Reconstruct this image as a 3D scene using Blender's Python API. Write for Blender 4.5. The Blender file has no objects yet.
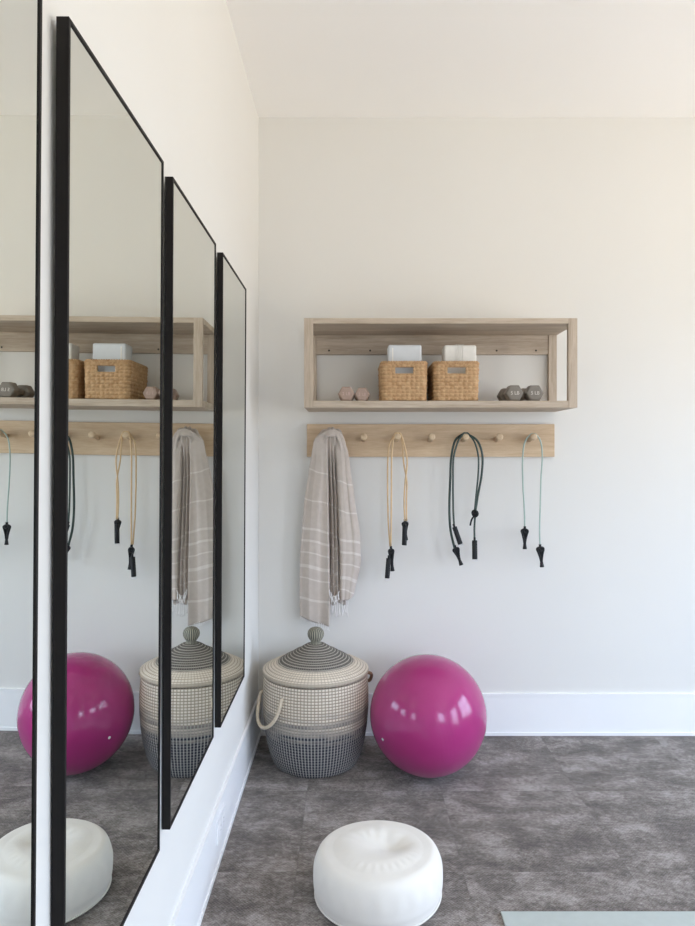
import bpy, math, random
from mathutils import Vector, Matrix
random.seed(7)
PI = math.pi
SC = bpy.context.scene
COL = SC.collection

# ------------------------------------------------------------------ measures
F = 700.0                    # focal length in pixels of a 695 x 926 frame
VX, VY = 351.5, 451.0        # vanishing point of the room's depth
EYE = 1.263
YB = 3.115                    # back wall
XL = -0.4135                  # left wall
XR = 3.3
YR = -1.7                    # wall behind the viewer
CEIL = 2.748
def P(px, py, Z):            # measured point at distance Z from the viewpoint
    return Vector(((px - VX) * Z / F, Z, EYE - (py - VY) * Z / F))

# ------------------------------------------------------------------ materials
def srgb(r, g, b):
    f = lambda c: (c/255/12.92) if c/255 <= .04045 else ((c/255+.055)/1.055)**2.4
    return (f(r), f(g), f(b), 1)
class NT:
    def __init__(s, name):
        s.m = bpy.data.materials.new(name); s.m.use_nodes = True
        s.t = s.m.node_tree; s.b = s.t.nodes['Principled BSDF']
    def n(s, typ, **kw):
        nd = s.t.nodes.new(typ)
        for k, v in kw.items(): setattr(nd, k, v)
        return nd
    def l(s, a, b): s.t.links.new(a, b)
    def math(s, op, a, b=None, c=None, clamp=False):
        nd = s.n('ShaderNodeMath', operation=op); nd.use_clamp = clamp
        for i, v in enumerate((a, b, c)):
            if v is None: continue
            if isinstance(v, (int, float)): nd.inputs[i].default_value = v
            else: s.l(v, nd.inputs[i])
        return nd.outputs[0]
    def mix(s, fac, a, b, mode='MIX'):
        nd = s.n('ShaderNodeMix', data_type='RGBA', blend_type=mode)
        for i, v in ((0, fac), (6, a), (7, b)):
            if isinstance(v, (int, float, tuple)): nd.inputs[i].default_value = v
            else: s.l(v, nd.inputs[i])
        return nd.outputs[2]
    def ramp(s, fac, stops):
        nd = s.n('ShaderNodeValToRGB'); s.l(fac, nd.inputs[0])
        e = nd.color_ramp.elements
        while len(e) < len(stops): e.new(.5)
        for el, (p, c) in zip(e, stops): el.position = p; el.color = c
        return nd.outputs[0]
    def noise(s, vec, scale, detail=3, rough=.55, dist=0):
        nd = s.n('ShaderNodeTexNoise'); nd.inputs['Scale'].default_value = scale
        nd.inputs['Detail'].default_value = detail; nd.inputs['Roughness'].default_value = rough
        nd.inputs['Distortion'].default_value = dist
        s.l(vec, nd.inputs['Vector']); return nd.outputs[0]
    def coord(s, scale=(1,1,1)):
        tc = s.n('ShaderNodeTexCoord'); mp = s.n('ShaderNodeMapping')
        mp.inputs['Scale'].default_value = scale
        s.l(tc.outputs['Object'], mp.inputs[0]); return mp.outputs[0]
    def bump(s, h, strength=.3, dist=.002):
        bp = s.n('ShaderNodeBump'); bp.inputs['Strength'].default_value = strength
        bp.inputs['Distance'].default_value = dist
        s.l(h, bp.inputs['Height']); s.l(bp.outputs[0], s.b.inputs['Normal'])
    def col(s, v):
        if isinstance(v, tuple): s.b.inputs['Base Color'].default_value = v
        else: s.l(v, s.b.inputs['Base Color'])
    def set(s, **kw):
        for k, v in kw.items():
            s.b.inputs[{'rough':'Roughness','metal':'Metallic','spec':'Specular IOR Level','sheen':'Sheen Weight','coat':'Coat Weight','sub':'Subsurface Weight'}[k]].default_value = v

def plain(name, c, rough=.6, var=.06, scale=30, bump=.05, bscale=200, **kw):
    t = NT(name); co = t.coord()
    n = t.noise(co, scale)
    dark = tuple(x*(1-var) for x in c[:3]) + (1,); lite = tuple(min(1, x*(1+var)) for x in c[:3]) + (1,)
    t.col(t.ramp(n, [(.3, dark), (.7, lite)]))
    t.bump(t.noise(co, bscale), bump, .001); t.set(rough=rough, **kw); return t.m

def wood(name, a, b, axis_scale, rough=.55):
    t = NT(name); co = t.coord(axis_scale)
    n1 = t.noise(co, 1.0, 4, .6, .6); n2 = t.noise(co, 6.0, 3, .7)
    f = t.math('ADD', t.math('MULTIPLY', n1, .65), t.math('MULTIPLY', n2, .35))
    t.col(t.ramp(f, [(.32, a), (.68, b)])); t.bump(n2, .12, .001); t.set(rough=rough, spec=.3); return t.m

M = {}
M['wall'] = plain('wall_paint', srgb(224, 223, 219), .75, .008, 2, .05, 350, spec=.25)
M['ceiling'] = plain('ceiling_paint', srgb(248, 247, 245), .85, .006, 2, .04, 350, spec=.2)
M['trim'] = plain('trim_paint', srgb(240, 241, 242), .38, .008, 3, .02, 120, spec=.4)
M['shelf_x'] = wood('washed_oak', srgb(162, 146, 128), srgb(204, 190, 173), (3, 26, 40))
M['shelf_z'] = wood('washed_oak_upright', srgb(162, 146, 128), srgb(204, 190, 173), (40, 30, 3))
M['rack'] = wood('pale_oak', srgb(188, 161, 130), srgb(217, 194, 164), (3, 26, 26))
M['peg'] = wood('pale_oak_peg', srgb(196, 170, 138), srgb(219, 198, 168), (30, 6, 30))
M['black'] = plain('black_frame', srgb(20, 17, 16), .55, .1, 40, .03, spec=.25)
M['rubber'] = plain('black_webbing', srgb(24, 26, 29), .7, .15, 300, .4, 900)
M['steel'] = NT('bright_ring').m; M['steel'].node_tree.nodes['Principled BSDF'].inputs['Base Color'].default_value = srgb(225, 226, 228); M['steel'].node_tree.nodes['Principled BSDF'].inputs['Metallic'].default_value = .6; M['steel'].node_tree.nodes['Principled BSDF'].inputs['Roughness'].default_value = .35
M['dark'] = plain('screw_steel', srgb(60, 55, 50), .5)
M['yellow'] = plain('tan_tube', srgb(214, 184, 142), .4, .06, 60, .03)
M['green'] = plain('dark_green_tube', srgb(46, 66, 60), .35, .1, 60, .03)
M['mint'] = plain('mint_tube', srgb(166, 186, 178), .35, .05, 60, .03)
M['pink'] = plain('mauve_vinyl', srgb(164, 142, 130), .55, .04, 60, .06)
M['grey'] = plain('grey_vinyl', srgb(124, 118, 110), .6, .05, 60, .1)
M['ink'] = plain('pale_lettering', srgb(205, 200, 192), .6, .02)
M['inkp'] = plain('pale_pink_lettering', srgb(198, 172, 162), .6, .02)
M['packet'] = plain('pale_wrapping', srgb(206, 210, 214), .35, .04, 20, .2, 40)
M['cloth'] = plain('white_cloth', srgb(232, 230, 224), .85, .03, 60, .3, 400)
M['socket'] = plain('white_plastic', srgb(240, 241, 243), .3, .01)
M['slot'] = plain('socket_slot', srgb(40, 40, 42), .6)
M['pouf'] = plain('white_cotton', srgb(226, 222, 215), .85, .02, 14, .35, 500, sheen=.15)
M['rope'] = plain('cream_rope', srgb(214, 200, 178), .85, .12, 120, .6, 260)
M['rope_dark'] = plain('brown_rope', srgb(150, 124, 100), .85, .12, 120, .6, 260)
M['mat'] = plain('sage_foam', srgb(180, 188, 185), .7, .03, 30, .4, 420)
M['fringe'] = plain('white_fringe', srgb(232, 230, 228), .9, .03, 80, .3, 500)

# mirror glass
t = NT('mirror_glass'); t.col(srgb(228, 231, 226)); t.set(rough=.0, metal=1.0); M['mirror'] = t.m

# gym ball vinyl with faint moulded rings
t = NT('magenta_vinyl'); co = t.coord()
sx = t.n('ShaderNodeSeparateXYZ'); t.l(co, sx.inputs[0])
ring = t.math('SINE', t.math('MULTIPLY', sx.outputs[2], 420.0))
band = t.math('LESS_THAN', t.math('ABSOLUTE', t.math('SUBTRACT', t.math('ABSOLUTE', sx.outputs[2]), .085)), .03)
t.col(t.ramp(t.noise(co, 5), [(.3, srgb(158, 42, 108)), (.7, srgb(166, 48, 116))]))
t.bump(t.math('MULTIPLY', ring, band), .04, .001); t.set(rough=.16, spec=.5, sheen=.1); M['ball'] = t.m

# carpet tiles: mottled, each tile with its own patch of pattern, fine ribs
t = NT('carpet_tiles'); tc = t.n('ShaderNodeTexCoord'); sx = t.n('ShaderNodeSeparateXYZ'); t.l(tc.outputs['Object'], sx.inputs[0])
ux = t.math('DIVIDE', t.math('SUBTRACT', sx.outputs[0], .335), .5); uy = t.math('DIVIDE', t.math('SUBTRACT', sx.outputs[1], .1), .5)
cx = t.math('FLOOR', ux); cy = t.math('FLOOR', uy)
cmb = t.n('ShaderNodeCombineXYZ'); t.l(cx, cmb.inputs[0]); t.l(cy, cmb.inputs[1])
wn = t.n('ShaderNodeTexWhiteNoise', noise_dimensions='3D'); t.l(cmb.outputs[0], wn.inputs[0])
sc_ = t.n('ShaderNodeVectorMath', operation='SCALE'); t.l(wn.outputs['Color'], sc_.inputs[0]); sc_.inputs['Scale'].default_value = 9
ad = t.n('ShaderNodeVectorMath', operation='ADD'); t.l(tc.outputs['Object'], ad.inputs[0]); t.l(sc_.outputs[0], ad.inputs[1])
mp = t.n('ShaderNodeMapping'); mp.inputs['Scale'].default_value = (1, 1.5, 1); t.l(ad.outputs[0], mp.inputs[0])
n1 = t.noise(mp.outputs[0], 6.0, 8, .72, .2); n2 = t.noise(mp.outputs[0], 70, 5, .85, .3); n3 = t.noise(tc.outputs['Object'], 420, 2, .6)
f = t.math('ADD', t.math('ADD', t.math('MULTIPLY', n1, .50), t.math('MULTIPLY', n2, .38)), t.math('MULTIPLY', n3, .12))
c = t.ramp(f, [(.41, srgb(80, 72, 67)), (.475, srgb(106, 98, 92)), (.515, srgb(130, 122, 116)), (.59, srgb(170, 163, 158))])
r1 = t.math('SINE', t.math('MULTIPLY', sx.outputs[0], 620.0)); r2 = t.math('SINE', t.math('MULTIPLY', sx.outputs[1], 560.0))
rib = t.math('ADD', t.math('MULTIPLY', t.math('MULTIPLY', r1, r2), .5), .5)
c = t.mix(t.math('MULTIPLY', rib, .22), c, srgb(70, 65, 63))
ex = t.math('ABSOLUTE', t.math('SUBTRACT', t.math('FRACT', ux), .5)); ey = t.math('ABSOLUTE', t.math('SUBTRACT', t.math('FRACT', uy), .5))
seam = t.math('GREATER_THAN', t.math('MAXIMUM', ex, ey), .4965)
c = t.mix(t.math('MULTIPLY', seam, .14), c, srgb(60, 56, 55))
t.col(c); t.bump(t.math('ADD', rib, n3), .5, .002); t.set(rough=.9, spec=.15, sheen=.2); M['carpet'] = t.m

# coiled basket: stitched grid; sea-grass cream above, indigo grey below
def coil_mat(name, lid):
    t = NT(name); tc = t.n('ShaderNodeTexCoord'); s = t.n('ShaderNodeSeparateXYZ'); t.l(tc.outputs['Object'], s.inputs[0])
    ang = t.math('ARCTAN2', s.outputs[1], s.outputs[0])
    rad = t.math('SQRT', t.math('ADD', t.math('POWER', s.outputs[0], 2), t.math('POWER', s.outputs[1], 2)))
    row = t.math('FRACT', t.math('MULTIPLY', (rad if lid else s.outputs[2]), 1/.0115))
    st = t.math('FRACT', t.math('MULTIPLY', ang, 100/(2*PI)))
    rowg = t.math('GREATER_THAN', t.math('ABSOLUTE', t.math('SUBTRACT', row, .5)), .34)
    stg = t.math('LESS_THAN', t.math('ABSOLUTE', t.math('SUBTRACT', st, .5)), .17)
    nz = t.noise(tc.outputs['Object'], 40, 3); nz2 = t.noise(tc.outputs['Object'], 6, 2)
    if lid:
        k = t.ramp(t.math('ADD', rad, t.math('MULTIPLY', t.math('SUBTRACT', nz, .5), .006)), [(.153, (1,1,1,1)), (.158, (0,0,0,1))])
    else:
        rowid = t.math('FLOOR', t.math('MULTIPLY', s.outputs[2], 1/.0115)); cmb = t.n('ShaderNodeCombineXYZ')
        t.l(t.math('MULTIPLY', ang, .55), cmb.inputs[0]); t.l(t.math('MULTIPLY', rowid, 5.3), cmb.inputs[1])
        nr = t.noise(cmb.outputs[0], 1.0, 3, .6)
        hz = t.math('ADD', t.math('ADD', s.outputs[2], t.math('MULTIPLY', t.math('SUBTRACT', nr, .5), .27)), t.math('MULTIPLY', t.math('SUBTRACT', nz, .5), .05))
        k = t.ramp(hz, [(.15, (1,1,1,1)), (.26, (0,0,0,1))])
    cream = t.mix(nz, srgb(236, 226, 211), srgb(214, 202, 186))
    if lid:
        dark = t.mix(nz, srgb(74, 69, 65), srgb(102, 97, 91)); gap = t.mix(k, srgb(160, 148, 130), srgb(196, 190, 178)); stc = t.mix(k, srgb(172, 160, 144), srgb(150, 146, 138)); sf = .55
    else:
        dark = t.mix(nz, srgb(36, 38, 46), srgb(72, 74, 82)); gap = t.mix(k, srgb(120, 108, 92), srgb(128, 127, 126)); stc = t.mix(k, srgb(150, 138, 122), srgb(176, 173, 168)); sf = .72
    base = t.mix(k, cream, dark)
    c = t.mix(t.math('MULTIPLY', rowg, .72), base, gap)
    c = t.mix(t.math('MULTIPLY', stg, sf), c, stc)
    t.col(c); t.bump(t.math('ADD', stg, nz), .5, .002); t.set(rough=.85, spec=.15); return t.m
M['coil'] = coil_mat('coiled_seagrass', False); M['coil_lid'] = coil_mat('coiled_seagrass_lid', True)
t = NT('knob_seagrass'); tc = t.n('ShaderNodeTexCoord'); s = t.n('ShaderNodeSeparateXYZ'); t.l(tc.outputs['Object'], s.inputs[0])
st = t.math('FRACT', t.math('MULTIPLY', t.math('ARCTAN2', s.outputs[1], s.outputs[0]), 22/(2*PI)))
t.col(t.mix(t.math('LESS_THAN', st, .38), srgb(92, 92, 84), srgb(172, 168, 150))); t.set(rough=.85); t.bump(st, .4, .002); M['knob'] = t.m

# wicker of the small shelf baskets
t = NT('wicker'); co = t.coord()
n = t.noise(co, 60, 3); n2 = t.noise(co, 300, 2)
t.col(t.mix(t.math('MULTIPLY', n2, .5), t.ramp(n, [(.3, srgb(172, 134, 94)), (.7, srgb(214, 182, 142))]), srgb(150, 112, 74)))
t.bump(n2, .3, .001); t.set(rough=.65, spec=.3); M['wicker'] = t.m

# towel: oatmeal weave with white cross stripes, u/v = lengths along the cloth in units of the photograph
t = NT('oatmeal_towel'); uv = t.n('ShaderNodeUVMap'); s = t.n('ShaderNodeSeparateXYZ'); t.l(uv.outputs[0], s.inputs[0])
acc = None
for p, w in ((.40, .006), (.645, .006), (.885, .010), (.985, .010), (1.085, .006), (1.20, .014), (1.30, .006), (1.47, .010)):
    a = t.math('LESS_THAN', t.math('ABSOLUTE', t.math('SUBTRACT', s.outputs[1], p)), w)
    acc = a if acc is None else t.math('MAXIMUM', acc, a)
co = t.coord(); n = t.noise(co, 40, 3); n2 = t.noise(co, 600, 2)
base = t.mix(n, srgb(184, 173, 163), srgb(202, 192, 183))
t.col(t.mix(t.math('MULTIPLY', acc, .38), base, srgb(236, 232, 226)))
t.bump(n2, .35, .001); t.set(rough=.92, sheen=.3, spec=.1); M['towel'] = t.m

# ------------------------------------------------------------------ mesh building
class MB:
    def __init__(s): s.v = []; s.f = []; s.sm = []; s.uv = {}
    def add(s, vs, fs, smooth=False, M4=None):
        o = len(s.v)
        s.v += [tuple(M4 @ Vector(v)) if M4 else tuple(v) for v in vs]
        s.f += [tuple(i + o for i in f) for f in fs]; s.sm += [smooth]*len(fs); return s
    def box(s, x0, x1, y0, y1, z0, z1, M4=None):
        vs = [(x, y, z) for x in (x0, x1) for y in (y0, y1) for z in (z0, z1)]
        return s.add(vs, [(0,1,3,2),(4,6,7,5),(0,4,5,1),(2,3,7,6),(0,2,6,4),(1,5,7,3)], False, M4)
    def lathe(s, prof, n=64, M4=None, smooth=True, caps=True):
        vs = []; fs = []
        for r, z in prof:
            for i in range(n): a = 2*PI*i/n; vs.append((r*math.cos(a), r*math.sin(a), z))
        for j in range(len(prof)-1):
            for i in range(n):
                k = (i+1) % n; fs.append((j*n+i, j*n+k, (j+1)*n+k, (j+1)*n+i))
        if caps:
            fs.append(tuple(range(n-1, -1, -1))); fs.append(tuple((len(prof)-1)*n+i for i in range(n)))
        return s.add(vs, fs, smooth, M4)
    def tube(s, pts, r, n=8, sub=5, closed=False, flat=1.0):
        pts = [Vector(p) for p in pts]
        path = catmull(pts, sub, closed) if sub > 1 else pts
        L = len(path); rad = r if callable(r) else (lambda q: r)
        up = Vector((.13, .92, .2)).normalized(); vs = []; fs = []
        for i, p in enumerate(path):
            a = path[(i-1) % L] if (closed or i > 0) else p; b = path[(i+1) % L] if (closed or i < L-1) else p
            tg = (b-a).normalized() if (b-a).length > 1e-9 else Vector((0,0,1))
            up = (up - tg*up.dot(tg)); up = up.normalized() if up.length > 1e-4 else tg.orthogonal().normalized()
            sd = tg.cross(up); q = i/max(1, L-1)
            for k in range(n):
                t_ = 2*PI*k/n; vs.append(p + (up*math.cos(t_)*flat + sd*math.sin(t_))*rad(q))
        for i in range(L if closed else L-1):
            for k in range(n):
                a = i*n+k; b = i*n+(k+1) % n; c = ((i+1) % L)*n+(k+1) % n; d = ((i+1) % L)*n+k
                fs.append((a, b, c, d))
        if not closed: fs.append(tuple(range(n-1, -1, -1))); fs.append(tuple((L-1)*n+k for k in range(n)))
        return s.add(vs, fs, True)
    def sheet(s, f, nu, nv, uvf=None, flip=False):
        vs = []; fs = []; o = len(s.f)
        for j in range(nv+1):
            for i in range(nu+1): vs.append(f(i/nu, j/nv))
        for j in range(nv):
            for i in range(nu):
                a = j*(nu+1)+i; q = (a, a+1, a+nu+2, a+nu+1); q = q[::-1] if flip else q
                fs.append(q)
        base = len(s.v); s.add(vs, fs, True)
        if uvf:
            for j in range(nv+1):
                for i in range(nu+1): s.uv[base + j*(nu+1)+i] = uvf(i/nu, j/nv)
        return s
    def build(s, name, mat, parent=None, at=None, bevel=0, seg=2, solid=0, sub=0, wn=False):
        me = bpy.data.meshes.new(name)
        at = Vector(at) if at is not None else Vector((0, 0, 0))
        me.from_pydata([tuple(Vector(v)-at) for v in s.v], [], s.f); me.materials.append(M[mat] if isinstance(mat, str) else mat)
        me.polygons.foreach_set('use_smooth', s.sm)
        if s.uv:
            l = me.uv_layers.new(name='UVMap')
            for lp in me.loops: l.data[lp.index].uv = s.uv.get(lp.vertex_index, (0, 0))
        me.update(); me.validate()
        o = bpy.data.objects.new(name, me); COL.objects.link(o)
        if solid: md = o.modifiers.new('solid', 'SOLIDIFY'); md.thickness = solid; md.offset = 0
        if bevel: md = o.modifiers.new('bevel', 'BEVEL'); md.width = bevel; md.segments = seg; md.limit_method = 'ANGLE'; md.angle_limit = R(35)
        if sub: md = o.modifiers.new('sub', 'SUBSURF'); md.levels = sub; md.render_levels = sub
        if parent is not None:
            o.parent = parent; o.location = at - Vector(parent.location) if parent.parent is None else at
        else: o.location = at
        return o
def R(d): return math.radians(d)
def catmull(p, sub, closed=False):
    out = []; n = len(p)
    rng = range(n if closed else n-1)
    for i in rng:
        a = p[(i-1) % n] if closed or i > 0 else p[0]*2-p[1]; b = p[i]; c = p[(i+1) % n]
        d = p[(i+2) % n] if closed or i+2 < n else p[-1]*2-p[-2]
        for k in range(sub):
            t_ = k/sub
            out.append(.5*((2*b)+(c-a)*t_+(2*a-5*b+4*c-d)*t_*t_+(3*b-a-3*c+d)*t_**3))
    if not closed: out.append(p[-1].copy())
    return out
def lerp_list(xs, ys, x):
    if x <= xs[0]: return ys[0]
    for i in range(len(xs)-1):
        if x <= xs[i+1]:
            k = (x-xs[i])/(xs[i+1]-xs[i]); k = k*k*(3-2*k)*.35 + k*.65
            return ys[i]+(ys[i+1]-ys[i])*k
    return ys[-1]
def tag(o, label=None, cat=None, group=None, kind=None):
    if label: o['label'] = label
    if cat: o['category'] = cat
    if group: o['group'] = group
    if kind: o['kind'] = kind
    return o
def thing(name, loc, label, cat, group=None, rot=(0,0,0)):
    o = bpy.data.objects.new(name, None); COL.objects.link(o); o.location = loc; o.rotation_euler = rot
    o.empty_display_size = .05
    return tag(o, label, cat, group)
def copy_tree(o, parent=None):
    c = o.copy(); COL.objects.link(c)
    if parent is not None: c.parent = parent
    for ch in list(o.children): copy_tree(ch, c)
    return c
def struct(name, mb, mat, **kw): return tag(mb.build(name, mat, **kw), kind='structure')
def RX(loc, rx=0, ry=0, rz=0):
    return Matrix.Translation(loc) @ Matrix.Rotation(rz, 4, 'Z') @ Matrix.Rotation(ry, 4, 'Y') @ Matrix.Rotation(rx, 4, 'X')

# ------------------------------------------------------------------ the room
T = .12
struct('floor', MB().box(XL-T, XR+T, YR-T, YB+T, -.1, 0), 'carpet')
struct('ceiling', MB().box(XL-T, XR+T, YR-T, YB+T, CEIL, CEIL+.1), 'ceiling')
struct('wall_back', MB().box(XL-T, XR+T, YB, YB+T, 0, CEIL), 'wall')
struct('wall_left', MB().box(XL-T, XL, YR, YB, 0, CEIL), 'wall')
def wall_with_holes(lo, hi, holes, axis, c0, c1):
    mb = MB(); edges = sorted({lo, hi} | {h for x in holes for h in x[:2]})
    for a, b in zip(edges, edges[1:]):
        hs = [h for h in holes if h[0] <= a+1e-6 and h[1] >= b-1e-6]
        spans = [(0, CEIL)] if not hs else [(0, hs[0][2]), (hs[0][3], CEIL)]
        for z0, z1 in spans:
            if z1-z0 < 1e-3: continue
            if axis == 'y': mb.box(c0, c1, a, b, z0, z1)
            else: mb.box(a, b, c0, c1, z0, z1)
    return mb
WR = [(-.9, .4, .06, 2.1), (1.05, 2.6, .45, 2.1)]
struct('wall_right', wall_with_holes(YR, YB, WR, 'y', XR, XR+T), 'wall')
WB = [(1.3, 2.5, .8, 2.1)]
struct('wall_rear', wall_with_holes(XL-T, XR+T, WB, 'x', YR-T, YR), 'wall')
def window(n, axis, a, b, z0, z1, c):
    mb = MB(); fw = .05
    def bx(p0, p1, q0, q1):
        if axis == 'y': mb.box(c-.02, c+.04, p0, p1, q0, q1)
        else: mb.box(p0, p1, c-.04, c+.02, q0, q1)
    bx(a, a+fw, z0, z1); bx(b-fw, b, z0, z1); bx(a+fw, b-fw, z0, z0+fw); bx(a+fw, b-fw, z1-fw, z1)
    m = (a+b)/2; bx(m-.02, m+.02, z0+fw, z1-fw)
    bx(a+fw, m-.02, (z0+z1)/2-.02, (z0+z1)/2+.02); bx(m+.02, b-fw, (z0+z1)/2-.02, (z0+z1)/2+.02)
    struct('window_%d' % n, mb, 'trim', bevel=.004)
window(1, 'y', *WR[0][:2], *WR[0][2:], XR+.06); window(2, 'y', *WR[1][:2], *WR[1][2:], XR+.06)
window(3, 'x', WB[0][0], WB[0][1], WB[0][2], WB[0][3], YR-.06)
# baseboards: tall board, thin cap, shoe moulding
H = .186
def board(axis, a, b, c, sgn):
    mb = MB()
    for t_, z0, z1 in ((.007, 0, H-.012), (.010, H-.012, H), (.0115, 0, .014)):
        if axis == 'x': mb.box(a, b, min(c, c+sgn*t_), max(c, c+sgn*t_), z0, z1)
        else: mb.box(min(c, c+sgn*t_), max(c, c+sgn*t_), a, b, z0, z1)
    return mb
struct('baseboard_back', board('x', XL+.0115, XR, YB, -1), 'trim')
struct('baseboard_left', board('y', YR, YB, XL, 1), 'trim')
struct('baseboard_right', board('y', YR, YB-.0115, XR, -1), 'trim')

# ------------------------------------------------------------------ wall mirrors
ZM0, ZM1 = EYE-.822, EYE+.596
FT = .0185; FW = .0065
def mirror(y0, y1, label, z0=ZM0, z1=ZM1, lean=.27, twist=0):
    r = thing('wall_mirror', (XL+.0004, (y0+y1)/2, z0), label, 'mirror', 'tall black-framed mirrors along the left wall')
    h = z1-z0; w = (y1-y0)/2; xa, xb = .0005, FT
    f = MB()
    f.box(xa, xb, -w, -w+FW, 0, h); f.box(xa, xb, w-FW, w, 0, h)
    f.box(xa, xb, -w+FW, w-FW, 0, FW); f.box(xa, xb, -w+FW, w-FW, h-FW, h)
    fo = f.build('frame', 'black', bevel=.0008); fo.parent = r
    g = MB().box(.002, .0165, -w+FW, w-FW, FW, h-FW).build('mirror_glass', 'mirror'); g.parent = r
    g['label'] = 'silvered mirror glass'
    r.rotation_euler = (0, R(lean), R(twist))   # hung from its top edge, the top stands a few millimetres off the wall
    return r
mirror(.389, .868, 'nearest tall black-framed wall mirror, cut off by the left edge of the picture', lean=.42, twist=-.40)
mirror(.959, 1.441, 'second nearest black-framed mirror, its thick black side edge running top to bottom', lean=.33, twist=-.10)
mirror(1.519, 2.011, 'third black-framed mirror from the viewer, reflecting the hanging towel', twist=.2)
mirror(2.110, 2.590, 'farthest and smallest-looking black-framed mirror, closest to the back corner', EYE-.834, EYE+.599, twist=.15)

# outlet plate in the left baseboard
ot = thing('outlet', (XL+.007, 2.167, .11), 'white outlet plate set sideways in the left baseboard', 'outlet')
MB().box(0, .005, -.058, .058, -.036, .036).build('cover_plate', 'socket', bevel=.002).parent = ot
for dy in (-.024, .024):
    s_ = MB().box(.0045, .0065, dy-.014, dy+.014, -.017, .017).build('socket', 'socket', bevel=.001); s_.parent = ot
    h_ = MB().box(.006, .0068, dy-.003, dy+.003, -.0075, -.0065).box(.006, .0068, dy-.003, dy+.003, .0065, .0075).build('slot', 'slot'); h_.parent = s_

# ------------------------------------------------------------------ wall shelf
SX0, SX1 = -.1905, .9075; SY0, SY1 = 2.812, YB; SZ0, SZ1 = 1.437, 1.797
PW = .036; BT = .028; TT = .022
sh = thing('wall_shelf', (SX0, YB, SZ0), 'long open pale oak box shelf mounted on the back wall', 'shelf')
def part(mb, name, mat, root, **kw):
    at = root.location.copy()
    o = mb.build(name, mat, at=at, **kw); o.parent = root; o.location = (0, 0, 0); return o
part(MB().box(SX0+PW, SX1-PW, SY0, SY1-.001, SZ1-TT, SZ1), 'top_board', 'shelf_x', sh, bevel=.001)
part(MB().box(SX0+PW, SX1-PW, SY0, SY1-.001, SZ0, SZ0+BT), 'bottom_board', 'shelf_x', sh, bevel=.001)
for x in (SX0, SX1-PW):
    part(MB().box(x, x+PW, SY0, SY0+.022, SZ0, SZ1), 'post', 'shelf_z', sh, bevel=.001)
    part(MB().box(x, x+PW, SY1-.023, SY1-.001, SZ0, SZ1), 'post', 'shelf_z', sh, bevel=.001)
    part(MB().box(x, x+PW, SY0+.022, SY1-.023, SZ1-TT, SZ1), 'end_rail', 'shelf_x', sh, bevel=.001)
    part(MB().box(x, x+PW, SY0+.022, SY1-.023, SZ0, SZ0+BT), 'end_rail', 'shelf_x', sh, bevel=.001)
part(MB().box(SX0+PW, SX1-PW, YB-.019, YB-.001, EYE+97*3.08/F, SZ1-TT), 'back_rail', 'shelf_x', sh, bevel=.001)
for px in (329, 370.2, 411.8, 453.4, 496.7, 536):
    p = P(px, 350.5, YB-.0192)
    part(MB().lathe([(.0045, -.0012), (.0045, .0), (.003, .0012)], 12, RX(p, R(90))), 'screw', 'dark', sh)

# ------------------------------------------------------------------ peg rack
RZ0, RZ1 = 1.237, 1.382; RY = YB-.02
rk = thing('peg_rack', (-.196, YB, RZ0), 'pale wooden wall rack with seven angled pegs below the shelf', 'peg rack')
part(MB().box(-.1975, .8985, RY, YB-.001, RZ0, RZ1), 'backboard', 'rack', rk, bevel=.002)
PEGX = [-.094+.147*i for i in range(7)]; PZ = 1.312
PEG = []
for x in PEGX:
    mtx = RX((x, RY+.002, PZ), R(80))       # leans slightly upward
    part(MB().lathe([(.0105, 0), (.0100, .02), (.0108, .045), (.0135, .058), (.0150, .066), (.0152, .072), (.0135, .077), (.0085, .0795)], 24, mtx), 'peg', 'peg', rk)
def pegtop(x, y):     # centre height of a peg at depth y
    return PZ + (RY+.002-y)*math.tan(R(10))

# ------------------------------------------------------------------ resistance bands
def hang(mb, x, left, right, r, ypeg, lift=0):
    """a tube that comes up from the left, runs over the peg and goes down on the right"""
    top = Vector((x, ypeg, pegtop(x, ypeg)+.0115+r+lift))
    pts = [Vector(q) for q in left] + [top+Vector((-.013, 0, -.0045)), top, top+Vector((.013, 0, -.0045))] + [Vector(q) for q in right]
    mb.tube(pts, r, 8, 6); return mb
def strap_anchor(root, top, bot, w, matn='rubber', flip=1):
    """black webbing loop that flares below a clip and closes into a stub"""
    top = Vector(top); bot = Vector(bot); d = bot-top; L = d.length; dn = d.normalized(); sd = dn.cross(Vector((0,1,0))).normalized()
    part(MB().tube([top-dn*.012, top+dn*.006], .0055, 10, 1), 'clip', matn, root)
    mb = MB()
    for s_ in (-1, 1):
        mb.tube([top, top+dn*.08*L+sd*s_*w*.95, top+dn*.28*L+sd*s_*w*.66, top+dn*.52*L+sd*s_*w*.30, top+dn*.72*L+sd*s_*.002], .0042, 6, 4, flat=1.9)
    mb.tube([top+dn*.1*L-sd*w*.5, top+dn*.2*L+Vector((0,-.004,0)), top+dn*.12*L+sd*w*.6], .005, 6, 3)
    mb.tube([top+dn*.02*L+Vector((0,.003,0)), top+dn*.16*L+sd*w*.12+Vector((0,.003,0)), top+dn*.4*L+sd*w*.14+Vector((0,.003,0)), top+dn*.72*L+Vector((0,.003,0))], lambda q: .0025+w*.80*(q/.14 if q < .14 else (1-q)/.86), 10, 6, flat=.3)
    part(mb, 'strap', matn, root)
    part(MB().tube([top+dn*.66*L, top+dn*.85*L, bot], lambda q: .0055+.004*q, 8, 3), 'stub', matn, root)
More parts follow.
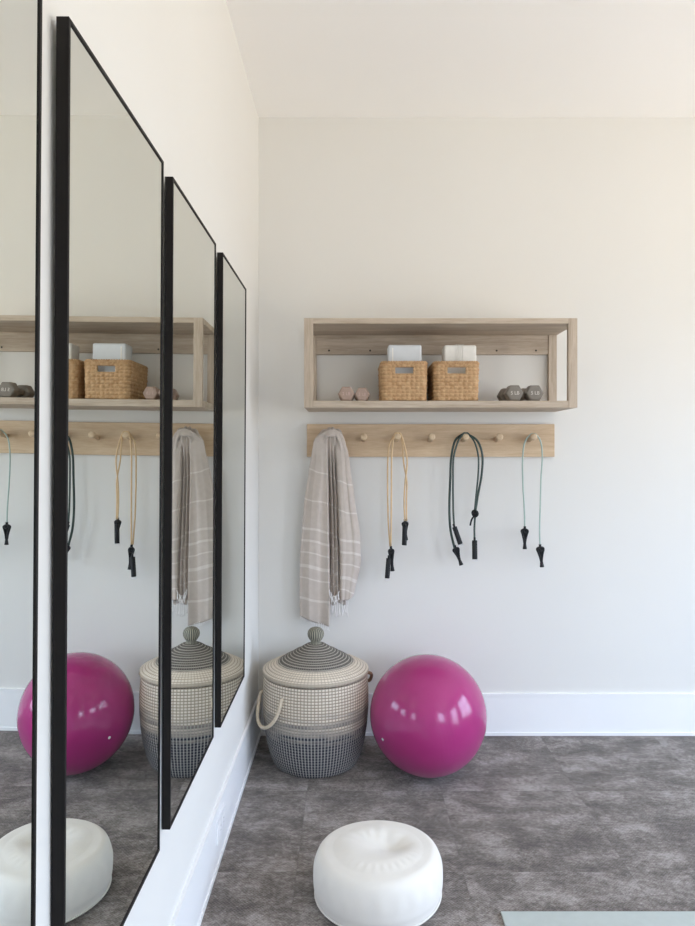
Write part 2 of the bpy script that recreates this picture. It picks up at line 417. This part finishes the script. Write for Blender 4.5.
def grip(root, top, bot, r, ring=True):
    top = Vector(top); bot = Vector(bot); dn = (bot-top).normalized()
    g = part(MB().tube([top, top+dn*.004, bot-dn*.004, bot], lambda q: r*(.82 if q < .02 or q > .98 else 1), 14, 3), 'grip', 'rubber', root); g['label'] = 'black foam grip'
    part(MB().tube([top-dn*.016, top+dn*.002], .0048, 8, 1), 'clip', 'rubber', root)
    if ring:
        c = bot+dn*.007; q = []
        for k in range(14): a = 2*PI*k/14; q.append(c+Vector((.012*math.cos(a), .006*math.sin(a), .0035*math.sin(a))))
        o = part(MB().tube(q, .0016, 6, 1, True), 'ring', 'steel', root); o['label'] = 'bright metal ring'

YP = 3.035
# tan band on the third peg
b = thing('resistance_band', (PEGX[2], YP, PZ), 'tan resistance band doubled over the third peg, with black grips', 'resistance band', None)
left1 = [P(390, 546, 3.035), P(388.2, 520, 3.035), P(387.6, 490, 3.035), P(387.8, 460, 3.035), P(389.5, 444, 3.035)]
right1 = [P(402.6, 446, 3.035), P(403.6, 462, 3.035), P(406.8, 482, 3.035), P(406.4, 500, 3.035), P(406.6, 521, 3.035)]
left2 = [P(390.8, 546, 3.024), P(391.2, 520, 3.024), P(391.4, 490, 3.024), P(391.6, 460, 3.024), P(392.6, 445, 3.024)]
right2 = [P(404.6, 446, 3.024), P(407.2, 462, 3.024), P(405.2, 482, 3.024), P(404.2, 500, 3.024), P(404.8, 521, 3.024)]
part(hang(MB(), PEGX[2], left1, right1, .0036, 3.037), 'tube', 'yellow', b)
part(hang(MB(), PEGX[2], left2, right2, .0036, 3.026), 'tube', 'yellow', b)
strap_anchor(b, P(391, 549, 3.03), P(392.5, 571, 3.03), .011)
grip(b, P(388.6, 559, 3.012), P(387.2, 577.5, 3.012), .0105)
strap_anchor(b, P(405, 522, 3.03), P(406, 540, 3.036), .012)
grip(b, P(404.8, 526.5, 3.012), P(404.3, 544.5, 3.012), .0105)
# dark green band on the fifth peg
b = thing('resistance_band', (PEGX[4], YP, PZ), 'thick dark green resistance band looped over the fifth peg, knotted in black', 'resistance band')
l1 = [P(454.5, 548, 3.035), P(450.5, 530, 3.035), P(449.3, 508, 3.035), P(450.2, 480, 3.035), P(451.2, 458, 3.035), P(455, 441, 3.035)]
r1_ = [P(477.5, 441, 3.035), P(482.3, 455, 3.035), P(481.6, 475, 3.035), P(478, 495, 3.035), P(475.6, 510, 3.035)]
l2 = [P(454.2, 527, 3.022), P(453.2, 508, 3.022), P(453, 480, 3.022), P(453.6, 458, 3.022), P(457.5, 443, 3.022)]
r2_ = [P(475, 443, 3.022), P(478.4, 457, 3.022), P(478.2, 475, 3.022), P(476.2, 495, 3.022), P(474.8, 510, 3.022)]
part(hang(MB(), PEGX[4], l1, r1_, .0052, 3.040), 'tube', 'green', b)
part(hang(MB(), PEGX[4], l2, r2_, .0042, 3.026), 'tube', 'green', b)
kn = MB()
for k in range(3):
    q = []
    for i in range(10):
        a = 2*PI*i/10; q.append(P(475.2, 513.5, 3.026)+Vector(((.009-.002*k)*math.cos(a+k), .008*math.sin(a)-.006*k+.004, (.010-.002*k)*math.sin(a+k*1.1))))
    kn.tube(q, .0072, 8, 2, True)
kn.tube([P(474, 516, 3.02), P(471.5, 520, 3.016), P(470.2, 525.5, 3.018)], .004, 6, 3)
part(kn, 'knot', 'rubber', b)
part(MB().tube([P(475.3, 514, 3.03), P(474.4, 528, 3.03), P(474.6, 541, 3.03)], .0042, 8, 4), 'tail', 'green', b)
grip(b, P(474.6, 541, 3.03), P(474.8, 558.5, 3.03), .0115)
grip(b, P(454.6, 527.5, 3.018), P(460.2, 543.5, 3.018), .0105)
strap_anchor(b, P(455.5, 548, 3.035), P(461.3, 565, 3.035), .013)
# mint band on the last peg
b = thing('resistance_band', (PEGX[6], YP, PZ), 'thin mint green resistance band hanging from the right-hand end peg', 'resistance band')
lm = [P(524.7, 527, 3.04), P(524.4, 510, 3.04), P(523, 485, 3.04), P(522.6, 460, 3.04), P(524.6, 443, 3.04)]
rm = [P(540.8, 442, 3.04), P(542.3, 458, 3.04), P(540.9, 480, 3.04), P(540.2, 510, 3.04), P(539.6, 530, 3.04), P(540, 545, 3.04)]
part(hang(MB(), PEGX[6], lm, rm, .0034, 3.036), 'tube', 'mint', b)
strap_anchor(b, P(524.8, 529, 3.04), P(524.8, 549, 3.04), .0145)
strap_anchor(b, P(540.2, 547, 3.04), P(542, 567, 3.04), .0155)

# ------------------------------------------------------------------ towel on the first peg
tw = thing('towel', (PEGX[0], 3.03, PZ), 'oatmeal striped towel with white fringe hanging from the first peg', 'towel')
ROWS = [431.5, 440, 452, 470, 500, 535, 560, 600, 626]
#        x of the folds across the cloth at each height, left edge to right edge
FX = {431.5:[321,323,325,327,328.5,330,331,332,333.5,335,337,339,341],
      440:  [314,317,321,326,328,330,331,333,335,336,339,342,344.5],
      452:  [312,316.5,322,326.5,328.5,330.5,331,333,335,336.5,341,345,348],
      470:  [309,315,322,327,328.5,331,332,334,335.5,337.5,342,346,350.5],
      500:  [304.5,312,320,327.5,329,332,333,335.5,336.5,339,344,349,354.5],
      535:  [301.5,310,319,328,329.5,333,333.5,336.5,337.5,340,347,353,360],
      560:  [300,309,319,328.5,330,333.5,334.2,337.2,338.5,341,347,354,361],
      600:  [299.5,309,319,329,330.5,334,334.6,337.6,339,341,345,349,352.5],
      626:  [300,309.5,319,329,330.5,334,334.6,337.6,339,341,345,348,351]}
FZ = [.030, .012, .010, .004, .062, .022, .066, .020, .060, .012, .004, .014, .034]
BY = [616, 620, 624, 627, 600, 598, 598, 599, 600, 601, 601, 599, 595]
NK = len(FZ)
def ipx(vals, u):
    q = u*(NK-1); i = min(NK-2, int(q)); k = q-i; k = k*k*(3-2*k)*.5+k*.5
    return vals[i]*(1-k)+vals[i+1]*k
def towel_pt(u, v, back=0.0):
    by = ipx(BY, u); y = 431.5 + (by-431.5)*v
    xs = [ipx(FX[r], u) for r in ROWS]; x = lerp_list(ROWS, xs, y)
    amp = min(1, max(.12, (y-436)/40)); d = ipx(FZ, u)*amp
    d += (.0045*math.sin(u*38+y*.012)+.002*math.sin(u*71))*min(1, max(0, (y-440)/60))
    bulge = .016*math.exp(-((y-445)/22)**2)
    # the cloth rises over the peg at the top
    over = max(0, (437-y)/5.5)
    Z = 2.998 + d - bulge + .022*over**1.5 + .006*math.sin(u*9+y*.03)*.4 + .018*max(0, (y-470)/150) + back
    arc = 7*(1-((u-.52)/.52)**2)*max(0, (446-y)/14)
    yy = y - arc*.55 + .6*math.sin(u*23+y*.05)
    return P(x, yy, Z)
def towel_uv(u, v):
    by = ipx(BY, u); y = 431.5 + (by-431.5)*v
    y2 = y-22*u-1 if u < .3 else y-16*(u-.75) - 13
    return (u, (y2-420)/120.0)
tm = MB().sheet(lambda u, v: towel_pt(u, v), 96, 110, towel_uv)
part(tm, 'cloth', 'towel', tw, solid=.003)
# gathered roll lying over the peg
g = MB()
for k in range(5):
    o1 = k/4*1.35
    g.tube([P(313.8+2.5*o1, 447+2*o1, 3.004), P(315+3.2*o1, 441+1.5*o1, 2.990), P(320.5+2*o1, 436+2.2*o1, 2.980+.002*k), P(327, 431.6+3.2*o1, 2.976-.002*k), P(333.5-.5*o1, 430.6+3.4*o1, 2.976-.002*k), P(340-2*o1, 434+2.6*o1, 2.982), P(343.6-3*o1, 440+2*o1, 2.990), P(345.8-2.5*o1, 448+3*o1, 3.004)], lambda q: .0054*(.6+.6*math.sin(PI*min(1, max(0, q)))), 10, 6)
g.tube([P(326, 456, 3.0), P(325.3, 445, 2.990), P(327, 437, 2.976), P(331.5, 434, 2.974), P(334.5, 437, 2.976), P(334.3, 446, 2.992)], lambda q: .0062, 10, 5)
g.tube([P(334.5, 433, 2.976), P(338, 437, 2.972), P(340.5, 446, 2.984), P(341.6, 458, 3.0)], lambda q: .008*(1-.3*q), 10, 5)
part(g, 'gathered_fold', 'towel', tw)
# inner layer seen between and below the folds
ib = MB().sheet(lambda u, v: P(331.5+15*u+1.0*math.sin(v*5), 470+(604+1.5*math.sin(u*9)-470)*v, 3.050+.006*math.sin(u*17)), 24, 40, lambda u, v: (u, (470+134*v-430)/120))
part(ib, 'inner_layer', 'towel', tw, solid=.003)
for i in range(17):
    u = i/16
    x = 301+27.5*u; y = 616.5+10.2*u; L = 2.6+1.2*random.random()+.8*u
    Z = 3.018+ipx(FZ, .22*u)
    part(MB().tube([P(x, y-1, Z), P(x+random.uniform(-.5, .5), y+L*.6, Z+.001), P(x+random.uniform(-.9, .9), y+L, Z)], .0016, 5, 3), 'tassel', 'fringe', tw)
for i in range(13):
    u = i/12; x = 332+16*u; y = 602; L = 11+5*random.random()
    part(MB().tube([P(x, y-1, 3.05), P(x+random.uniform(-.8, .8), y+L*.5, 3.048), P(x+random.uniform(-1.5, 1.5), y+L, 3.05)], .0017, 5, 3), 'tassel', 'fringe', tw)
for i in range(9):
    u = i/8; x = 329.5+10*u; y = 590+6*math.sin(u*3)
    part(MB().tube([P(x, y, 3.0), P(x+random.uniform(-1.5, 1.5), y+4, 2.996), P(x+random.uniform(-2, 2), y+9, 3.0)], .0017, 5, 3), 'tassel', 'fringe', tw)

# ------------------------------------------------------------------ wicker baskets on the shelf
SHZ = SZ0+BT
def wicker_basket(x0, w, d, h, yf, label):
    r = thing('wicker_basket', (x0+w/2, yf+d/2, SHZ), label, 'basket', 'wicker baskets on the shelf')
    NP = 264; rows = 10; per = 6
    cr = .022
    def ring(s, grow):
        # rounded rectangle by arc length, returns point and outward normal
        W = w/2+grow-cr; D = d/2+grow-cr; q = PI*cr/2
        segs = [(2*W), q, (2*D), q, (2*W), q, (2*D), q]; tot = sum(segs); a = s*tot; i = 0
        while i < 7 and a > segs[i]: a -= segs[i]; i += 1
        k = a/segs[i]
        if i == 0: return Vector((-W+2*W*k, -D-cr, 0)), Vector((0,-1,0))
        if i == 1: t_ = -PI/2+k*PI/2; n = Vector((math.cos(t_), math.sin(t_), 0)); return Vector((W, -D, 0))+n*cr, n
        if i == 2: return Vector((W+cr, -D+2*D*k, 0)), Vector((1,0,0))
        if i == 3: t_ = k*PI/2; n = Vector((math.cos(t_), math.sin(t_), 0)); return Vector((W, D, 0))+n*cr, n
        if i == 4: return Vector((W-2*W*k, D+cr, 0)), Vector((0,1,0))
        if i == 5: t_ = PI/2+k*PI/2; n = Vector((math.cos(t_), math.sin(t_), 0)); return Vector((-W, D, 0))+n*cr, n
        if i == 6: return Vector((-W-cr, D-2*D*k, 0)), Vector((-1,0,0))
        t_ = PI+k*PI/2; n = Vector((math.cos(t_), math.sin(t_), 0)); return Vector((-W, -D, 0))+n*cr, n
    rh = (h-.018)/rows; vs = []; fs = []
    nz = rows*per
    for j in range(nz+1):
        z = j/nz*(h-.018)+.002; row = min(rows-1, j//per); fz = (j % per)/per
        for i in range(NP):
            p, n = ring(i/NP, -.006+.004*z/h)
            cph = i/NP*44 + .16*fz
            dsp = .0038*abs(math.sin(PI*cph))**.7*abs(math.sin(PI*(fz if j < nz else 0)))**.7 + .0010*math.sin(row*2.3+math.floor(cph)*1.9)
            vs.append((p+n*dsp)+Vector((0, 0, z)))
    hz0, hz1 = h-.056, h-.027; hw = .037
    for j in range(nz):
        for i in range(NP):
            k = (i+1) % NP; a = vs[j*NP+i]; c = vs[(j+1)*NP+k]; m = (a+c)/2
            if abs(m.x) < hw and hz0 < m.z < hz1 and abs(m.y) > d/2-.02: continue
            fs.append((j*NP+i, j*NP+k, (j+1)*NP+k, (j+1)*NP+i))
    mb = MB(); mb.v = [tuple(v) for v in vs]; mb.f = fs; mb.sm = [True]*len(fs)
    o = mb.build('woven_body', 'wicker', solid=.004); o.parent = r
    o = MB().box(-w/2+.012, w/2-.012, -d/2+.012, d/2-.012, .001, .006).build('base', 'wicker'); o.parent = r
    rm_ = MB()
    for ph in (0, PI):
        pts = []
        for i in range(160):
            p, n = ring(i/160, -.004); a = i/160*2*PI*40+ph
            pts.append(p+n*.0032*math.cos(a)+Vector((0, 0, h-.012+.0045*math.sin(a))))
        rm_.tube(pts, .0058, 6, 1, True)
    o = rm_.build('rim', 'wicker'); o.parent = r
    for s_ in (-1, 1):   # bound edge of the handle hole
        y = s_*(d/2-.005); hb = MB()
        hb.tube([(-hw, y, hz0), (hw, y, hz0), (hw, y, hz1), (-hw, y, hz1)], .0032, 6, 1, True)
        o = hb.build('handle_hole_binding', 'wicker'); o.parent = r
    return r
wicker_basket(.119, .187, .262, .164, 2.815, 'left wicker basket on the shelf, holding a pale grey wrapped packet')
wicker_basket(.332, .183, .262, .164, 2.815, 'right wicker basket on the shelf, holding a folded white cloth')
def soft_block(name, x0, x1, y0, y1, z0, z1, mat, label, cat, ribs=0):
    r = thing(name, ((x0+x1)/2, (y0+y1)/2, z0), label, cat)
    w, d, h = (x1-x0)/2, (y1-y0)/2, z1-z0
    mb = MB(); mb.box(-w, w, -d, d, 0, h)
    o = mb.build('bundle' if ribs else 'wrapping', mat, bevel=.008, seg=3); o.parent = r
    if ribs:
        q = MB()
        for k in range(ribs):
            x = -w*.25+k*.009
            q.tube([(x, -d-.0006, .004), (x, -d-.0012, h*.5), (x, -d-.0006, h-.008), (x, -d+.012, h+.0005), (x, d*.5, h+.0008)], .0014, 5, 3)
        o = q.build('rib', mat); o.parent = r
    return r
pk = soft_block('packet', P(388, 0, 2.87).x, P(421.5, 0, 2.87).x, 2.86, 2.95, SHZ+.0065, EYE+106*2.87/F, 'packet', 'pale grey wrapped packet standing in the left wicker basket', 'packet')
w_ = (P(421.5, 0, 2.87).x-P(388, 0, 2.87).x)/2
fl = MB().box(-w_+.016, -w_+.021, -.0475, -.0445, .02, EYE+106*2.87/F-SHZ-.02); o = fl.build('fold_edge', 'cloth'); o.parent = pk; o['label'] = 'bright white fold edge'
soft_block('folded_cloth', P(443.5, 0, 2.91).x, P(475.5, 0, 2.91).x, 2.885, 2.975, SHZ+.0065, EYE+105.5*2.9/F, 'cloth', 'folded white ribbed cloth standing in the right wicker basket', 'cloth', 4)

# ------------------------------------------------------------------ dumbbells
def dumbbell(px, Z0, flat, length, mat, inkmat, txt, label, group):
    r = thing('dumbbell', ((px-VX)*Z0/F, Z0, SHZ), label, 'dumbbell', group)
    R0 = flat/math.sqrt(3); hl = length*.30
    def head(y0, y1):
        prof = [(R0*.80, y0), (R0*.95, y0+.004), (R0, y0+.010), (R0, y1-.010), (R0*.94, y1-.003), (R0*.72, y1)]
        # hexagon, flat side down, axis along depth
        m4 = Matrix.Translation((0, 0, flat/2)) @ Matrix.Rotation(R(-90), 4, 'X')
        return MB().lathe(prof, 6, m4, smooth=False)
    for y0, y1 in ((0, hl), (length-hl, length)):
        o = head(y0, y1).build('weight_head', mat, bevel=.003, seg=2); o.parent = r
        if y0 == 0:
            cu = bpy.data.curves.new('lettering', 'FONT'); cu.body = txt; cu.size = flat*.30; cu.align_x = 'CENTER'; cu.align_y = 'CENTER'; cu.extrude = .0004
            tmp = bpy.data.objects.new('lettering_curve', cu); me_ = bpy.data.meshes.new_from_object(tmp); bpy.data.objects.remove(tmp); bpy.data.curves.remove(cu)
            me_.materials.clear(); me_.materials.append(M[inkmat]); lt = bpy.data.objects.new('lettering', me_); COL.objects.link(lt)
            lt.parent = o; lt.location = (0, -.0004, flat/2); lt.rotation_euler = (R(90), 0, 0); lt['label'] = 'pale raised weight marking'
    m4 = Matrix.Translation((0, 0, flat/2)) @ Matrix.Rotation(R(-90), 4, 'X')
    o = MB().lathe([(.013, hl-.001), (.0155, hl+.02), (.0165, length/2), (.0155, length-hl-.02), (.013, length-hl+.001)], 20, m4).build('handle', mat); o.parent = r
    return r
dumbbell(346.3, 2.842, .060, .17, 'pink', 'inkp', '2 LB', 'left one of the two small mauve dumbbells on the shelf', 'pair of mauve dumbbells')
dumbbell(362.2, 2.842, .056, .17, 'pink', 'inkp', '2 LB', 'mauve dumbbell on the shelf right beside the left wicker basket', 'pair of mauve dumbbells')
dumbbell(515.0, 2.836, .065, .19, 'grey', 'ink', '5 LB', 'left one of the two grey hex dumbbells, nearer the wicker baskets', 'pair of grey hex dumbbells')
dumbbell(535.2, 2.836, .065, .19, 'grey', 'ink', '5 LB', 'right one of the two grey hex dumbbells, nearest the shelf end', 'pair of grey hex dumbbells')

# ------------------------------------------------------------------ lidded coiled basket
BC = Vector((-.1460, 2.862, 0))
bk = thing('storage_basket', BC, 'tall round cream and charcoal coiled basket with a knobbed lid, in the corner', 'basket')
bk.scale = (.992, .992, 1.006)
bz = [0, .012, .05, .1, .16, .22, .29, .34, .366]; br = [.166, .176, .190, .202, .211, .2155, .216, .213, .2115]
CO = .0115
prof = []; nrow = int(.366/CO)
for j in range(nrow*4+1):
    z = j*CO/4; r_ = lerp_list(bz, br, z); prof.append((r_ + .0022*abs(math.sin(PI*z/CO)) - .001, z+.001))
body = MB(); body.lathe(prof, 200, caps=False)
body.lathe([(.001, .001), (.166, .001)], 64, caps=False)
inner = [(r_-.012, z) for r_, z in prof[::8]]
body.lathe(inner, 100, caps=False)
o = body.build('woven_body', 'coil'); o.parent = bk
lz = [0, .033, .08, .12, .158, .19, .2145]; lh = [.480, .472, .446, .424, .402, .390, .375]
pl = [(.2085, .360), (.2165, .362), (.2185, .370), (.2170, .378)]
n_ = int(.214/CO)*4
for j in range(n_, -1, -1):
    r_ = j*CO/4
    pl.append((max(.0005, r_), lerp_list(lz, lh, r_) + .0022*abs(math.sin(PI*r_/CO))))
o = MB().lathe(pl, 200, caps=False).build('lid', 'coil_lid'); o.parent = bk
o['label'] = 'cream lid with a charcoal ringed centre'
kb = MB().lathe([(.026, .470), (.021, .478), (.020, .484), (.027, .492), (.033, .503), (.0345, .514), (.032, .525), (.023, .535), (.011, .5395), (.001, .540)], 44, caps=False).build('knob', 'knob'); kb.parent = o
kb['label'] = 'striped ball knob'
def sp(deg, r_, z): return (r_*math.cos(R(deg)), r_*math.sin(R(deg)), z)
hd = MB().tube([sp(236, .205, .306), sp(236, .221, .304), sp(236, .227, .286), sp(232, .233, .240), sp(225, .238, .205), sp(216, .241, .186), sp(206, .242, .184), sp(197, .241, .200), sp(191, .236, .235), sp(188, .228, .270), sp(188, .220, .288), sp(188, .203, .290)], .0068, 10, 5)
o = hd.build('rope_handle', 'rope'); o.parent = bk
hd = MB().tube([sp(4, .205, .350), sp(4, .218, .350), sp(5, .229, .344), sp(9, .233, .328), sp(18, .234, .300), sp(30, .236, .290), sp(42, .236, .300), sp(50, .236, .322), sp(54, .222, .340), sp(54, .205, .340)], .0068, 10, 5)
o = hd.build('rope_handle', 'rope_dark'); o.parent = bk

# ------------------------------------------------------------------ exercise ball
BR = .228; BP = Vector((.3005, 2.750, BR))
eb = thing('exercise_ball', (BP.x, BP.y, 0), 'large glossy magenta exercise ball on the carpet beside the lidded basket', 'exercise ball')
def sphere(mb, r, n=96, m=48, M4=None):
    return mb.lathe([(max(r*math.sin(PI*j/m), 1e-5), -r*math.cos(PI*j/m)) for j in range(m+1)], n, M4, caps=False)
dv = (P(382.7, 739.4, 2.6) - Vector((0, 0, EYE))); dv = Vector((dv.x, 2.6, dv.z)).normalized() if False else (P(382.7, 739.4, 2.6)-Vector((0,0,EYE))).normalized()
org = Vector((0, 0, EYE)); oc = org-BP; bq = dv.dot(oc); tt = -bq-math.sqrt(max(0, bq*bq-(oc.length_squared-BR*BR))); hit = org+dv*tt; nv = (hit-BP).normalized()
o = sphere(MB(), BR).build('ball_skin', 'ball'); o.parent = eb; o.location = (0, 0, BR)
rotq = Vector((0, 0, 1)).rotation_difference(nv); o.rotation_mode = 'QUATERNION'; o.rotation_quaternion = rotq
pg = MB().lathe([(.0055, BR-.001), (.0055, BR+.0010), (.004, BR+.0016), (.0005, BR+.0018)], 16).build('valve_plug', 'socket'); pg.parent = o
pg['label'] = 'small white air plug'

# ------------------------------------------------------------------ floor cushion
PC = Vector((.0752, 1.984, 0)); PR = .182; PH = .149
pf = thing('floor_cushion', PC, 'round white puffy floor cushion with a dented top on the carpet', 'cushion')
NA, NR = 160, 60
def cushion(a, q):
    # q: 0 bottom centre .. 1 top centre
    ca, sa = math.cos(a), math.sin(a)
    if q < .15:
        k = q/.15; r_ = .150*k; z = .0015
    elif q < .6:
        k = (q-.15)/.45; t_ = k*PI - PI/2
        up_ = t_ > 0; ri = .130 if up_ else .150
        c = abs(math.cos(t_))**(.52 if up_ else .55); s_ = math.copysign(abs(math.sin(t_))**(1.15 if up_ else .85), t_)
        r_ = ri + (PR-ri)*c; z = .0015+(PH-.012)*(s_+1)/2
        r_ -= .0022*math.exp(-((z-.030)/.0035)**2)
        r_ += .0009*math.sin(a*23)*math.exp(-((z-.09)/.02)**2)
    else:
        k = (q-.6)/.4; r_ = .130*(1-k); x = r_*ca; y = r_*sa
        dome = .010*math.sin(min(1, k*2.2)*PI/2)
        dent = .027*math.exp(-(((x-.032)/.060)**2+((y-.020)/.048)**2)) + .006*math.exp(-(((x+.045)/.05)**2+((y-.050)/.03)**2))
        z = .0015+PH-.012 + dome - dent
        z += .0010*math.sin(a*15+1.3*math.sin(a*3))*math.exp(-((r_-.085)/.025)**2)*max(0, math.sin(a+.2))
        z += .0008*math.sin(a*29)*math.exp(-((r_-.105)/.012)**2)*max(0, -math.sin(a))
    lump = .003*math.sin(2*a+.6)+.0018*math.sin(3*a)
    rr = r_*(1+lump/.18*min(1, r_/.1))
    return Vector((rr*ca, rr*sa, z))
mb = MB(); vs = []; fs = []
for j in range(NR+1):
    for i in range(NA): vs.append(cushion(2*PI*i/NA, max(1e-4, min(1-1e-4, j/NR))))
for j in range(NR):
    for i in range(NA):
        k = (i+1) % NA; fs.append((j*NA+i, j*NA+k, (j+1)*NA+k, (j+1)*NA+i))
mb.add(vs, fs, True)
o = mb.build('cover', 'pouf'); o.parent = pf
pp = MB().tube([cushion(2*PI*i/80, .25)*1.0 + Vector((.002*math.cos(2*PI*i/80), .002*math.sin(2*PI*i/80), 0)) for i in range(80)], .0022, 6, 1, True)
o = pp.build('piping', 'pouf'); o.parent = pf

# ------------------------------------------------------------------ yoga mat
MX = .407; MY = 1.913
ym = MB().box(MX, MX+.61, MY-1.73, MY, .0005, .006).build('yoga_mat', 'mat', bevel=.002)
tag(ym, 'pale sage green exercise mat lying flat on the carpet, bottom right corner', 'exercise mat')

# ------------------------------------------------------------------ light
w = bpy.data.worlds.new('daylight'); SC.world = w; w.use_nodes = True; nt = w.node_tree; bg = nt.nodes['Background']
tc = nt.nodes.new('ShaderNodeTexCoord'); sp_ = nt.nodes.new('ShaderNodeSeparateXYZ'); nt.links.new(tc.outputs['Generated'], sp_.inputs[0])
mr = nt.nodes.new('ShaderNodeMapRange'); mr.inputs['From Min'].default_value = -1; mr.inputs['From Max'].default_value = 1; nt.links.new(sp_.outputs[2], mr.inputs['Value'])
cr_ = nt.nodes.new('ShaderNodeValToRGB'); nt.links.new(mr.outputs[0], cr_.inputs[0])
e = cr_.color_ramp.elements; e[0].position = .36; e[0].color = (1.17, 1.05, .91, 1); e[1].position = .62; e[1].color = (1.16, 1.45, 1.92, 1)
x_ = e.new(.47); x_.color = (.62, .62, .60, 1)
nt.links.new(cr_.outputs[0], bg.inputs[0]); bg.inputs[1].default_value = 5.0
def portal(loc, rot, sx_, sy_):
    l = bpy.data.lights.new('window_daylight', 'AREA'); l.shape = 'RECTANGLE'; l.size = sx_; l.size_y = sy_
    l.cycles.is_portal = True
    o = bpy.data.objects.new('window_daylight', l); COL.objects.link(o); o.location = loc; o.rotation_euler = rot
for a, b_, z0, z1 in WR: portal((XR+.10, (a+b_)/2, (z0+z1)/2), (0, R(90), 0), z1-z0, b_-a)
for a, b_, z0, z1 in WB: portal(((a+b_)/2, YR-.10, (z0+z1)/2), (R(90), 0, 0), b_-a, z1-z0)

# ------------------------------------------------------------------ camera
cam = bpy.data.cameras.new('camera'); co_ = bpy.data.objects.new('camera', cam); COL.objects.link(co_)
co_.location = (0, 0, EYE); co_.rotation_euler = (R(90), 0, 0)
cam.sensor_fit = 'AUTO'; cam.sensor_width = 36; cam.lens = F/926*36
cam.shift_x = -(VX-347.5)/926; cam.shift_y = -(463-VY)/926; cam.clip_start = .02
SC.camera = co_
vs_ = SC.view_settings; vs_.view_transform = 'Standard'; vs_.look = 'None'; vs_.gamma = 1; vs_.exposure = 0.47; vs_.use_curve_mapping = False
SC.cycles.max_bounces = 12; SC.cycles.diffuse_bounces = 8; SC.cycles.glossy_bounces = 6
SC.cycles.use_denoising = True; SC.cycles.sample_clamp_indirect = 10
